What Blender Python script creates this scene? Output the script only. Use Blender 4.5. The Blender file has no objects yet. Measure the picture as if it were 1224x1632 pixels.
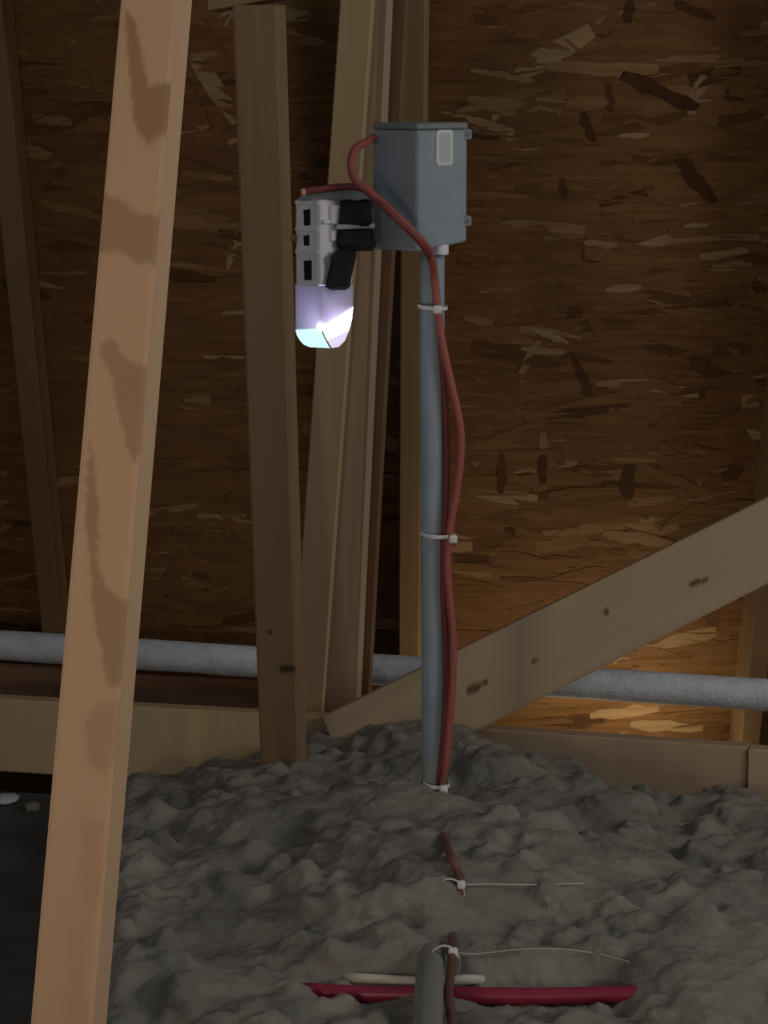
import bpy, bmesh, math, random
from mathutils import Vector, Matrix, noise

C = bpy.context.scene.collection
R = math.radians
# ------------------------------------------------------------------ camera, world, lights, exposure
F = 4500.0                       # focal length in pixels of the 1224 x 1632 frame
PITCH = math.atan((816 - 100) / F)
EYE = Vector((0, 0, 1.6))
cam_d = bpy.data.cameras.new('camera')
cam = bpy.data.objects.new('camera', cam_d); C.objects.link(cam)
cam_d.sensor_fit = 'VERTICAL'; cam_d.sensor_height = 36.0; cam_d.lens = 36.0 * F / 1632
cam_d.clip_start = 0.05; cam_d.clip_end = 60
cam.location = EYE; cam.rotation_euler = (math.pi / 2 - PITCH, 0, 0)
bpy.context.scene.camera = cam

world = bpy.data.worlds.new('attic_gloom'); bpy.context.scene.world = world
world.use_nodes = True
world.node_tree.nodes['Background'].inputs[0].default_value = (0.90, 0.94, 1.0, 1)
world.node_tree.nodes['Background'].inputs[1].default_value = 0.056


def area(name, loc, target, size, power, col, size_y=None):
    d = bpy.data.lights.new(name, 'AREA'); d.size = size; d.energy = power; d.color = col
    if size_y: d.shape = 'RECTANGLE'; d.size_y = size_y
    o = bpy.data.objects.new(name, d); C.objects.link(o); o.location = loc
    o.rotation_euler = (Vector(target) - Vector(loc)).to_track_quat('-Z', 'Y').to_euler()
    return o


area('work_lamp', (-0.66, 1.05, 0.95), (-0.27, 3.0, 1.35), 0.30, 3.3, (1.0, 0.78, 0.60))
area('gable_daylight', (2.9, 2.6, 2.2), (0.1, 4.6, 0.9), 1.0, 8.3, (1.0, 0.95, 0.90))
area('soffit_daylight', (0.46, 5.56, 0.10), (0.33, 5.72, 0.9), 0.45, 0.42, (1.0, 0.82, 0.52), 0.08)

vs = bpy.context.scene.view_settings
vs.view_transform = 'Standard'; vs.look = 'None'; vs.gamma = 1.0; vs.use_curve_mapping = False
vs.exposure = 1.35

# ------------------------------------------------------------------ helpers
cp, sp = math.cos(PITCH), math.sin(PITCH)


def ray(px, py):
    u = (px - 612) / F; v = (816 - py) / F
    return Vector((u, cp + v * sp, -sp + v * cp))


def P(px, py, Y):
    """point on the plane Y = const seen at a pixel"""
    d = ray(px, py); return EYE + d * (Y / d.y)


CA, CB = 4.98, -0.243            # front of the bottom chord: Y = CA + CB * X


def PP(px, py, off=0.0):
    """point on a plane parallel to the bottom chord, set back by off"""
    d = ray(px, py); return EYE + d * ((CA + off) / (d.y - CB * d.x))


NT = Vector((1, CB, 0)).normalized()          # along the chord
NB = Vector((-CB, 1, 0)).normalized()         # away from the camera


def tag(o, label=None, cat=None, group=None, kind=None):
    if label: o['label'] = label
    if cat: o['category'] = cat
    if group: o['group'] = group
    if kind: o['kind'] = kind
    return o


def empty(name, loc, label, cat, group=None):
    o = bpy.data.objects.new(name, None); C.objects.link(o); o.location = loc
    o.empty_display_size = 0.05
    return tag(o, label, cat, group)


def link(name, bm, mat, parent=None, smooth=False, origin=None, mtx=None):
    """bm in world coordinates; the object gets its origin (or matrix) and is parented keeping its place"""
    bm.normal_update()
    m = mtx or Matrix.Translation(Vector(origin) if origin is not None else Vector((0, 0, 0)))
    bm.transform(m.inverted())
    me = bpy.data.meshes.new(name); bm.to_mesh(me); bm.free()
    if smooth:
        for p in me.polygons: p.use_smooth = True
    for mm in (mat if isinstance(mat, (list, tuple)) else [mat]): me.materials.append(mm)
    o = bpy.data.objects.new(name, me); C.objects.link(o)
    if parent:
        o.parent = parent
        pm = parent.matrix_basis.copy()
        pp = parent.parent
        while pp: pm = pp.matrix_basis @ pm; pp = pp.parent
        o.matrix_basis = pm.inverted() @ m
    else:
        o.matrix_basis = m
    return o


def hexa(bm, f, b):
    """front quad f (TL,TR,BR,BL) and back quad b -> closed box"""
    vf = [bm.verts.new(p) for p in f]; vb = [bm.verts.new(p) for p in b]
    fs = [bm.faces.new(vf), bm.faces.new(vb[::-1])]
    for i in range(4):
        j = (i + 1) % 4
        fs.append(bm.faces.new((vf[j], vf[i], vb[i], vb[j])))
    return fs


def bevel(bm, w, seg=1):
    bmesh.ops.recalc_face_normals(bm, faces=bm.faces[:])
    bmesh.ops.bevel(bm, geom=bm.edges[:], offset=w, segments=seg, affect='EDGES', profile=0.5, clamp_overlap=True)


def prism(bm, pts, vec):
    a = [bm.verts.new(p) for p in pts]; b = [bm.verts.new(Vector(p) + vec) for p in pts]
    bm.faces.new(a); bm.faces.new(b[::-1])
    n = len(pts)
    for i in range(n):
        j = (i + 1) % n
        bm.faces.new((a[j], a[i], b[i], b[j]))
    bmesh.ops.recalc_face_normals(bm, faces=bm.faces[:])


def catmull(pts, n=8):
    pts = [Vector(p) for p in pts]; out = []
    for i in range(len(pts) - 1):
        p0 = pts[max(i - 1, 0)]; p1 = pts[i]; p2 = pts[i + 1]; p3 = pts[min(i + 2, len(pts) - 1)]
        for k in range(n):
            t = k / n
            out.append(0.5 * ((2 * p1) + (p2 - p0) * t + (2 * p0 - 5 * p1 + 4 * p2 - p3) * t * t + (3 * p1 - p0 - 3 * p2 + p3) * t ** 3))
    out.append(pts[-1]); return out


def tube(bm, path, r, seg=12, closed=False):
    rings = []; prev = None; n = len(path)
    for i, p in enumerate(path):
        if closed: t = path[(i + 1) % n] - path[i - 1]
        else: t = path[min(i + 1, n - 1)] - path[max(i - 1, 0)]
        t = t.normalized()
        if prev is None:
            a = Vector((0, 0, 1)) if abs(t.z) < 0.9 else Vector((1, 0, 0))
            s = t.cross(a).normalized()
        else:
            s = (prev - t * prev.dot(t)).normalized()
        prev = s; b = t.cross(s)
        rr = r(i / max(n - 1, 1)) if callable(r) else r
        rings.append([bm.verts.new(p + (s * math.cos(2 * math.pi * k / seg) + b * math.sin(2 * math.pi * k / seg)) * rr) for k in range(seg)])
    for i in range(n if closed else n - 1):
        A = rings[i]; B = rings[(i + 1) % n]
        for k in range(seg):
            bm.faces.new((A[k], A[(k + 1) % seg], B[(k + 1) % seg], B[k]))
    if not closed:
        bm.faces.new(rings[0][::-1]); bm.faces.new(rings[-1])
    bmesh.ops.recalc_face_normals(bm, faces=bm.faces[:])


def cyl(bm, a, b, r, seg=16):
    tube(bm, [Vector(a), Vector(b)], r, seg)


def inside(x, y, poly):
    r = False; j = len(poly) - 1
    for i in range(len(poly)):
        xi, yi = poly[i]; xj, yj = poly[j]
        if (yi > y) != (yj > y) and x < (xj - xi) * (y - yi) / (yj - yi) + xi: r = not r
        j = i
    return r


def sstep(a, b, x):
    t = min(1, max(0, (x - a) / (b - a))); return t * t * (3 - 2 * t)


# ------------------------------------------------------------------ materials
class N:
    def __init__(s, name):
        s.m = bpy.data.materials.new(name); s.m.use_nodes = True
        s.t = s.m.node_tree; s.b = s.t.nodes['Principled BSDF']
    def n(s, ty, **k):
        o = s.t.nodes.new(ty)
        for a, v in k.items(): setattr(o, a, v)
        return o
    def l(s, a, b): s.t.links.new(a, b)


def ramp(w, fac, stops):
    r = w.n('ShaderNodeValToRGB'); e = r.color_ramp.elements
    while len(e) < len(stops): e.new(0.5)
    for i, (p, c) in enumerate(stops): e[i].position = p; e[i].color = (*c, 1)
    w.l(fac, r.inputs[0]); return r.outputs[0]


def mixc(w, fac, a, b, mode='MIX'):
    m = w.n('ShaderNodeMix', data_type='RGBA', blend_type=mode)
    for s, v in ((0, fac), (6, a), (7, b)):
        if hasattr(v, 'links'): w.l(v, m.inputs[s])
        elif isinstance(v, (int, float)): m.inputs[s].default_value = v
        else: m.inputs[s].default_value = (*v, 1)
    return m.outputs[2]


def wood(name, light, dark, stain, rough=0.75, streak=1.0):
    w = N(name)
    tc = w.n('ShaderNodeTexCoord'); oi = w.n('ShaderNodeObjectInfo')
    off = w.n('ShaderNodeVectorMath', operation='SCALE'); off.inputs[3].default_value = 37.0
    cx = w.n('ShaderNodeCombineXYZ'); w.l(oi.outputs['Random'], cx.inputs[0]); w.l(oi.outputs['Random'], cx.inputs[1]); w.l(oi.outputs['Random'], cx.inputs[2])
    w.l(cx.outputs[0], off.inputs[0])
    ad = w.n('ShaderNodeVectorMath', operation='ADD'); w.l(tc.outputs['Object'], ad.inputs[0]); w.l(off.outputs[0], ad.inputs[1])
    mp = w.n('ShaderNodeMapping'); mp.inputs['Scale'].default_value = (22, 22, 1.6); w.l(ad.outputs[0], mp.inputs[0])
    n1 = w.n('ShaderNodeTexNoise'); n1.inputs['Scale'].default_value = 1.3; n1.inputs['Detail'].default_value = 4; n1.inputs['Distortion'].default_value = 0.8
    w.l(mp.outputs[0], n1.inputs[0])
    mp2 = w.n('ShaderNodeMapping'); mp2.inputs['Scale'].default_value = (9, 9, 1.1); w.l(ad.outputs[0], mp2.inputs[0])
    n2 = w.n('ShaderNodeTexNoise'); n2.inputs['Scale'].default_value = 1.0; n2.inputs['Detail'].default_value = 2
    w.l(mp2.outputs[0], n2.inputs[0])
    c1 = ramp(w, n1.outputs[0], [(0.35, dark), (0.62, light)])
    c1 = mixc(w, 0.55 * streak, light, c1)
    f2 = ramp(w, n2.outputs[0], [(0.42, (0, 0, 0)), (0.62, (1, 1, 1))])
    c2 = mixc(w, f2, mixc(w, 0.35, light, dark), c1)
    at = w.n('ShaderNodeAttribute', attribute_name='stain')
    c3 = mixc(w, at.outputs['Fac'], c2, stain)
    w.l(c3, w.b.inputs['Base Color'])
    w.b.inputs['Roughness'].default_value = rough; w.b.inputs['Specular IOR Level'].default_value = 0.2
    bp = w.n('ShaderNodeBump'); bp.inputs['Strength'].default_value = 0.15; bp.inputs['Distance'].default_value = 0.004
    w.l(n1.outputs[0], bp.inputs['Height']); w.l(bp.outputs[0], w.b.inputs['Normal'])
    return w.m


def plain(name, col, rough=0.6, metal=0.0, var=0.12, scale=30.0, spec=0.4, bump=0.0, bscale=200.0):
    w = N(name)
    tc = w.n('ShaderNodeTexCoord'); nz = w.n('ShaderNodeTexNoise'); nz.inputs['Scale'].default_value = scale; nz.inputs['Detail'].default_value = 4
    w.l(tc.outputs['Object'], nz.inputs[0])
    c = ramp(w, nz.outputs[0], [(0.3, tuple(x * (1 - var) for x in col)), (0.7, tuple(min(1, x * (1 + var)) for x in col))])
    w.l(c, w.b.inputs['Base Color'])
    w.b.inputs['Roughness'].default_value = rough; w.b.inputs['Metallic'].default_value = metal
    w.b.inputs['Specular IOR Level'].default_value = spec
    if bump:
        nb = w.n('ShaderNodeTexNoise'); nb.inputs['Scale'].default_value = bscale; nb.inputs['Detail'].default_value = 3
        w.l(tc.outputs['Object'], nb.inputs[0])
        bp = w.n('ShaderNodeBump'); bp.inputs['Strength'].default_value = bump; bp.inputs['Distance'].default_value = 0.004
        w.l(nb.outputs[0], bp.inputs['Height']); w.l(bp.outputs[0], w.b.inputs['Normal'])
    return w.m


def glow(name, col, strength):
    w = N(name)
    w.b.inputs['Base Color'].default_value = (0.8, 0.8, 0.8, 1)
    w.b.inputs['Emission Color'].default_value = (*col, 1); w.b.inputs['Emission Strength'].default_value = strength
    return w.m


M = {}
M['pine_bright'] = wood('pine_bright', (0.68, 0.465, 0.285), (0.60, 0.39, 0.225), (0.415, 0.255, 0.145), streak=0.5)
M['pine'] = wood('pine', (0.56, 0.43, 0.275), (0.44, 0.325, 0.20), (0.10, 0.055, 0.035))
M['pine_yellow'] = wood('pine_yellow', (0.57, 0.415, 0.235), (0.43, 0.305, 0.165), (0.12, 0.07, 0.04))
M['pine_pink'] = wood('pine_pink', (0.51, 0.37, 0.245), (0.41, 0.285, 0.19), (0.12, 0.07, 0.05))
M['pine_brown'] = wood('pine_brown', (0.31, 0.205, 0.115), (0.22, 0.14, 0.075), (0.05, 0.03, 0.022))
M['pine_red'] = wood('pine_red', (0.25, 0.145, 0.085), (0.18, 0.10, 0.058), (0.06, 0.04, 0.03))
M['rafter'] = wood('rafter_fir', (0.38, 0.24, 0.11), (0.27, 0.165, 0.07), (0.06, 0.04, 0.03))
M['rafter_shaded'] = wood('rafter_shaded_fir', (0.25, 0.155, 0.08), (0.18, 0.105, 0.05), (0.06, 0.04, 0.03))  # same fir as the middle rafter, shade on the outer two put into the colour
M['pvc'] = plain('grey_white_sleeve', (0.72, 0.80, 0.87), 0.8, var=0.12, scale=40, bump=0.6, bscale=160)
M['conduit'] = plain('grey_conduit', (0.40, 0.46, 0.49), 0.45, var=0.10, scale=14, spec=0.5)
w = N('dusty_grey_conduit')
tc_ = w.n('ShaderNodeTexCoord'); nz_ = w.n('ShaderNodeTexNoise'); nz_.inputs['Scale'].default_value = 14; w.l(tc_.outputs['Object'], nz_.inputs[0])
at_ = w.n('ShaderNodeAttribute', attribute_name='dust')
w.l(mixc(w, at_.outputs['Fac'], ramp(w, nz_.outputs[0], [(0.3, (0.275, 0.345, 0.39)), (0.7, (0.34, 0.42, 0.47))]), (0.225, 0.222, 0.20)), w.b.inputs['Base Color'])
w.b.inputs['Roughness'].default_value = 0.55
M['conduit_dusty'] = w.m
M['box'] = plain('grey_box_paint', (0.275, 0.325, 0.365), 0.5, var=0.08, scale=16)
M['box_lid'] = plain('box_lid_grey', (0.20, 0.22, 0.23), 0.6, var=0.1)
M['label'] = plain('pale_sticker', (0.66, 0.70, 0.70), 0.6, var=0.06)
M['sticker_face'] = plain('sticker_face', (0.50, 0.55, 0.57), 0.6, var=0.05)
M['white'] = plain('white_plastic', (0.80, 0.78, 0.86), 0.45, var=0.05)
M['white2'] = plain('soft_white_plastic', (0.80, 0.80, 0.82), 0.5, var=0.04)
w = N('milky_diffuser'); w.b.inputs['Base Color'].default_value = (0.74, 0.72, 0.80, 1); w.b.inputs['Roughness'].default_value = 0.5
tr_ = w.n('ShaderNodeBsdfTranslucent'); tr_.inputs[0].default_value = (0.72, 0.68, 0.82, 1)
ms_ = w.n('ShaderNodeMixShader'); ms_.inputs[0].default_value = 0.45
w.l(w.b.outputs[0], ms_.inputs[1]); w.l(tr_.outputs[0], ms_.inputs[2]); w.l(ms_.outputs[0], w.t.nodes['Material Output'].inputs[0])
M['diffuser'] = w.m
M['black'] = plain('black_rubber', (0.012, 0.015, 0.013), 0.7, var=0.3, bump=0.5, bscale=120)
M['slot'] = plain('slot_dark', (0.008, 0.008, 0.012), 0.9)
M['red'] = plain('red_cable_jacket', (0.37, 0.095, 0.075), 0.45, var=0.15, spec=0.5)
w = N('red_cable_jacket_dusty')
at_ = w.n('ShaderNodeAttribute', attribute_name='dust')
w.l(mixc(w, at_.outputs['Fac'], (0.36, 0.092, 0.073), (0.155, 0.070, 0.056)), w.b.inputs['Base Color']); w.b.inputs['Roughness'].default_value = 0.5
M['red'] = w.m
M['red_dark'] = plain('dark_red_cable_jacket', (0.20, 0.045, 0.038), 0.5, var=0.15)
M['pex'] = plain('crimson_pipe', (0.30, 0.020, 0.055), 0.4, var=0.12, spec=0.5)
M['tie'] = plain('white_nylon', (0.78, 0.78, 0.74), 0.5, var=0.04)
M['wire'] = plain('pale_wire', (0.55, 0.52, 0.45), 0.6)
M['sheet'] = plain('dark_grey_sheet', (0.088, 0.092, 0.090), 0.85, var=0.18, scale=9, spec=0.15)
M['scrap'] = plain('pale_blue_grey_scrap', (0.55, 0.62, 0.66), 0.8, var=0.08)
M['drywall'] = plain('grey_drywall', (0.30, 0.29, 0.27), 0.9, var=0.1)
M['cream'] = plain('cream_cable_jacket', (0.62, 0.58, 0.50), 0.6)
M['lens_cool'] = glow('lit_lens_cool', (0.60, 0.97, 1.0), 0.40)
M['lens_rim'] = glow('lit_lens_rim', (0.78, 0.70, 1.0), 0.30)
M['lens_white'] = glow('lit_lens_white', (0.95, 0.93, 1.0), 2.0)


def insul_mat():
    w = N('grey_blown_insulation')
    tc = w.n('ShaderNodeTexCoord')
    a = w.n('ShaderNodeTexNoise'); a.inputs['Scale'].default_value = 7; a.inputs['Detail'].default_value = 6; a.inputs['Roughness'].default_value = 0.65
    w.l(tc.outputs['Object'], a.inputs[0])
    c = ramp(w, a.outputs[0], [(0.34, (0.195, 0.183, 0.156)), (0.5, (0.25, 0.237, 0.200)), (0.68, (0.30, 0.285, 0.235))])
    s = w.n('ShaderNodeTexVoronoi'); s.inputs['Scale'].default_value = 55; w.l(tc.outputs['Object'], s.inputs[0])
    sp_ = ramp(w, s.outputs['Distance'], [(0.06, (1, 1, 1)), (0.13, (0, 0, 0))])
    nn = w.n('ShaderNodeTexNoise'); nn.inputs['Scale'].default_value = 12; w.l(tc.outputs['Object'], nn.inputs[0])
    gate = ramp(w, nn.outputs[0], [(0.60, (0, 0, 0)), (0.66, (0.5, 0.5, 0.5))])
    c = mixc(w, mixc(w, 1.0, sp_, gate, 'MULTIPLY'), c, (0.55, 0.53, 0.48))
    w.l(c, w.b.inputs['Base Color']); w.b.inputs['Roughness'].default_value = 1.0; w.b.inputs['Specular IOR Level'].default_value = 0.05
    b = w.n('ShaderNodeTexNoise'); b.inputs['Scale'].default_value = 90; b.inputs['Detail'].default_value = 5; w.l(tc.outputs['Object'], b.inputs[0])
    bp = w.n('ShaderNodeBump'); bp.inputs['Strength'].default_value = 0.45; bp.inputs['Distance'].default_value = 0.006
    w.l(b.outputs[0], bp.inputs['Height']); w.l(bp.outputs[0], w.b.inputs['Normal'])
    return w.m


def osb_mats():
    w = N('osb_base')
    tc = w.n('ShaderNodeTexCoord')
    mp = w.n('ShaderNodeMapping'); mp.inputs['Scale'].default_value = (9, 60, 60); w.l(tc.outputs['Object'], mp.inputs[0])
    a = w.n('ShaderNodeTexNoise'); a.inputs['Scale'].default_value = 1.0; a.inputs['Detail'].default_value = 5; w.l(mp.outputs[0], a.inputs[0])
    w.l(ramp(w, a.outputs[0], [(0.35, (0.12, 0.060, 0.024)), (0.6, (0.24, 0.130, 0.052))]), w.b.inputs['Base Color'])
    w.b.inputs['Roughness'].default_value = 0.85; w.b.inputs['Specular IOR Level'].default_value = 0.15
    f = N('osb_flake')
    tc = f.n('ShaderNodeTexCoord')
    mp = f.n('ShaderNodeMapping'); mp.inputs['Scale'].default_value = (7, 90, 90); f.l(tc.outputs['Object'], mp.inputs[0])
    a = f.n('ShaderNodeTexNoise'); a.inputs['Scale'].default_value = 1.0; a.inputs['Detail'].default_value = 4; f.l(mp.outputs[0], a.inputs[0])
    at = f.n('ShaderNodeAttribute', attribute_name='tone')
    base = ramp(f, at.outputs['Fac'], [(0.0, (0.085, 0.038, 0.018)), (0.30, (0.18, 0.087, 0.035)), (0.75, (0.25, 0.130, 0.050)), (1.0, (0.39, 0.26, 0.14))])
    g = ramp(f, a.outputs[0], [(0.3, (0.74, 0.72, 0.70)), (0.65, (1, 1, 1))])
    f.l(mixc(f, 1.0, base, g, 'MULTIPLY'), f.b.inputs['Base Color'])
    f.b.inputs['Roughness'].default_value = 0.8; f.b.inputs['Specular IOR Level'].default_value = 0.15
    return w.m, f.m


M['insul'] = insul_mat()
M['osb'], M['flake'] = osb_mats()

# ------------------------------------------------------------------ the setting: floor and sheathed roof slope
bm = bmesh.new()
hexa(bm, [(-4, -2, 0), (4, -2, 0), (4, 7.5, 0), (-4, 7.5, 0)], [(-4, -2, -0.02), (4, -2, -0.02), (4, 7.5, -0.02), (-4, 7.5, -0.02)])
bmesh.ops.recalc_face_normals(bm, faces=bm.faces[:])
tag(link('floor', bm, M['drywall']), kind='structure')

SLOPE = R(60)
DECK0 = P(612, 1100, 5.78)                     # a point of the roof deck
DN = Vector((0, -math.sin(SLOPE), -math.cos(SLOPE)))     # its normal, towards the attic
DU = Vector((0, -math.cos(SLOPE), math.sin(SLOPE)))      # up the slope
DX = Vector((1, 0, 0))


def deck(a, s, h=0.0):
    """a along the ridge, s up the slope from DECK0, h off the sheathing"""
    return Vector((a, DECK0.y, DECK0.z)) + DU * s + DN * h


def deck_px(px, py, h=0.0):
    d = ray(px, py); q = Vector((0, DECK0.y, DECK0.z)) + DN * h
    return EYE + d * ((q - EYE).dot(DN) / d.dot(DN))


deck_m = Matrix.Translation(deck(0, 0)) @ Matrix((DX, DU, DN)).transposed().to_4x4()
roof = bpy.data.objects.new('ceiling', None); C.objects.link(roof); roof.matrix_basis = deck_m
roof.empty_display_size = 0.2; tag(roof, kind='structure')
seam = (deck_px(612, 800) - deck(0, 0)).dot(DU)
rows = [seam - 1.22, seam, seam + 1.22]
cols = [(-3.9, -1.66), (-1.655, 0.78), (0.785, 3.2)]
random.seed(4)
for r0 in rows:
    for c0, c1 in cols:
        bm = bmesh.new()
        lo = max(r0 + 0.002, -0.55)
        hi = r0 + 1.218
        f = [deck(c0, hi), deck(c1, hi), deck(c1, lo), deck(c0, lo)]
        hexa(bm, f, [p - DN * 0.012 for p in f]); bevel(bm, 0.0012)
        pn = link('sheathing_panel', bm, M['osb'], roof, mtx=deck_m @ Matrix.Translation(((c0 + c1) / 2, r0 + .6, 0)))
# flakes pressed into the face of the panels: real thin chips
verts = []; faces = []; tones = []
rng = random.Random(11)
for i in range(11000):
    a = rng.uniform(-1.5, 1.7); s = rng.uniform(-0.30, 2.1)
    for r0 in rows:
        if abs(s - r0) < 0.006: s += 0.015
    L = rng.uniform(0.03, 0.10); Wd = rng.uniform(0.006, 0.024)
    ang = rng.gauss(0, 0.22) if rng.random() < .87 else rng.uniform(-1.5, 1.5)
    ca, sa = math.cos(ang), math.sin(ang)
    h0 = rng.uniform(0.0002, 0.0016); tl = rng.uniform(-0.0006, 0.0009)
    n = 5; top = []; bot = []
    for k in range(n):
        t = -1 + 2 * k / (n - 1)
        e = Wd * (1 - 0.35 * abs(t) ** 3)
        top.append((t * L * rng.uniform(.9, 1), e * rng.uniform(0.75, 1.1)))
        bot.append((t * L * rng.uniform(.9, 1), -e * rng.uniform(0.75, 1.1)))
    loop = bot + top[::-1]
    b0 = len(verts)
    for (x, y) in loop:
        verts.append((a + x * ca - y * sa, s + x * sa + y * ca, h0 + tl * (y / Wd)))
    faces.append(tuple(range(b0, b0 + len(loop))))
    u = rng.random()
    lo_f = 0.16 * noise.noise(Vector((a * 2.2, s * 4.0, 1.5)))
    tone = rng.uniform(0.34, 0.66) + lo_f if u < .86 else (rng.uniform(0.05, 0.28) if u < .93 else rng.uniform(.75, 1.0))
    tones += [tone] * len(loop)
for (x0, y0, x1, y1, wpx, tone) in ((990, 118, 1112, 172, 13, 0), (1082, 252, 1140, 322, 14, .02), (928, 178, 948, 226, 8, .05), (912, 560, 940, 632, 8, .05), (1005, 0, 1000, 36, 9, .03), (1075, 2, 1140, 30, 9, .05),
                                     (800, 722, 798, 785, 10, .08), (866, 725, 864, 770, 8, .03), (1002, 738, 1000, 795, 13, .04), (968, 130, 975, 178, 6, .1), (895, 282, 900, 318, 7, .08), (1150, 760, 1185, 745, 14, .05), (806, 840, 820, 852, 8, .05),
                                     (1115, 408, 1192, 400, 9, 1), (965, 462, 1022, 456, 8, .95), (850, 525, 905, 545, 7, 1), (830, 555, 900, 562, 8, .9), (930, 385, 985, 392, 8, .9), (1090, 360, 1130, 357, 5, 1), (740, 505, 785, 515, 9, .85),
                                     (870, 105, 1050, 110, 13, .85), (900, 165, 970, 160, 12, .8), (1060, 138, 1110, 145, 7, .85), (750, 110, 850, 128, 6, .9), (985, 215, 1035, 214, 5, 1), (745, 155, 800, 175, 10, .85), (866, 688, 866, 715, 8, .85),
                                     (975, 730, 1045, 733, 5, .85), (50, 185, 115, 195, 10, .8), (60, 320, 160, 345, 8, .8), (300, 88, 345, 84, 6, .85), (290, 275, 370, 285, 6, .8), (960, 850, 1070, 865, 12, .9), (1000, 880, 1060, 890, 12, .8), (940, 1140, 1050, 1128, 14, .95), (1005, 1152, 1120, 1160, 14, .95)):
    A = deck_m.inverted() @ deck_px(x0, y0); B = deck_m.inverted() @ deck_px(x1, y1)
    t_ = B - A; t_.z = 0; n_ = Vector((-t_.y, t_.x, 0)).normalized() * (wpx * 0.00125)
    b0 = len(verts); top = []; bot = []
    for k in range(7):
        u = k / 6; c_ = A + t_ * u; e = 1 - .5 * abs(2 * u - 1) ** 3
        top.append(c_ + n_ * e * rng.uniform(.55, 1.2)); bot.append(c_ - n_ * e * rng.uniform(.55, 1.2))
    lp = bot + top[::-1]
    if t_.x < 0: lp = lp[::-1]
    verts += [(v.x, v.y, 0.0021) for v in lp]; faces.append(tuple(range(b0, b0 + len(lp)))); tones += [tone] * len(lp)
me = bpy.data.meshes.new('strand_flakes'); me.from_pydata(verts, [], faces); me.materials.append(M['flake'])
at = me.attributes.new('tone', 'FLOAT', 'POINT'); at.data.foreach_set('value', tones)
fl = bpy.data.objects.new('strand_flakes', me); C.objects.link(fl); fl.parent = roof; fl['kind'] = 'stuff'

# ------------------------------------------------------------------ timber
def board(name, mat, TL, TR, BR, BL, back, label, cat, group=None, paint=None, res=0.004, bev=0.002):
    """a sawn board: front face by its four corners, back = vector through its thickness"""
    TL, TR, BR, BL, back = map(Vector, (TL, TR, BR, BL, back))
    bm = bmesh.new()
    if paint is None:
        hexa(bm, [TL, TR, BR, BL], [p + back for p in (TL, TR, BR, BL)]); bevel(bm, bev)
    else:
        lay = bm.verts.layers.float.new('stain')
        nu = max(2, int((TR - TL).length / res)); nv = max(2, int((TL - BL).length / res))
        g = []
        for j in range(nv + 1):
            row = []
            for i in range(nu + 1):
                u = i / nu; v = j / nv
                p = (TL * (1 - u) + TR * u) * (1 - v) + (BL * (1 - u) + BR * u) * v
                q = p - EYE
                e = min(u, 1 - u) * (TR - TL).length
                pf = p + back * (0.05 * max(0, 1 - e / 0.003))
                vt = bm.verts.new(pf); vt[lay] = paint(*project(p)); row.append(vt)
            g.append(row)
        for j in range(nv):
            for i in range(nu):
                bm.faces.new((g[j][i], g[j + 1][i], g[j + 1][i + 1], g[j][i + 1]))
        rim = [g[0][i] for i in range(nu + 1)] + [g[j][nu] for j in range(1, nv + 1)] + [g[nv][i] for i in range(nu - 1, -1, -1)] + [g[j][0] for j in range(nv - 1, 0, -1)]
        r2 = [bm.verts.new(v.co + back * 0.02) for v in rim]
        for i in range(len(rim)):
            j = (i + 1) % len(rim)
            bm.faces.new((rim[i], rim[j], r2[j], r2[i]))
        rim = r2
        bk = [bm.verts.new(v.co + back * 0.93) for v in rim]
        for i in range(len(rim)):
            j = (i + 1) % len(rim)
            bm.faces.new((rim[i], rim[j], bk[j], bk[i]))
        bm.faces.new(bk)
        bmesh.ops.recalc_face_normals(bm, faces=bm.faces[:])
    ez = ((TL + TR) - (BL + BR)).normalized(); ex = (TR - TL); ex = (ex - ez * ex.dot(ez)).normalized(); ey = ez.cross(ex)
    base = (BL + BR) / 2 + back / 2
    m = Matrix.Translation(base) @ Matrix((ex, ey, ez)).transposed().to_4x4()
    return tag(link(name, bm, mat, mtx=m), label, cat, group)


def project(p):
    q = Vector(p) - EYE
    d = q.y * cp - q.z * sp; u = q.y * sp + q.z * cp
    return 612 + F * q.x / d, 816 - F * u / d


def stick(name, mat, l0, c0, l1, c1, Y0, Y1, side, ext0, ext1, yaw, label, cat, group=None, paint=None):
    """upright board: left edge l and right corner c at top (0) and bottom (1) as (px, py); extended along its axis by ext0 / ext1 metres"""
    w = P(*c0, Y0).x - P(*l0, Y0).x
    dy = w * math.tan(yaw)
    TL, TR = P(*l0, Y0), P(*c0, Y0 - dy); BL, BR = P(*l1, Y1), P(*c1, Y1 - dy)
    aL = (TL - BL).normalized(); aR = (TR - BR).normalized()
    TL += aL * ext0; TR += aR * ext0; BL -= aL * ext1; BR -= aR * ext1
    back = Vector((math.sin(yaw), math.cos(yaw), 0)) * side
    return board(name, mat, TL, TR, BR, BL, back, label, cat, group, paint)


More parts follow.
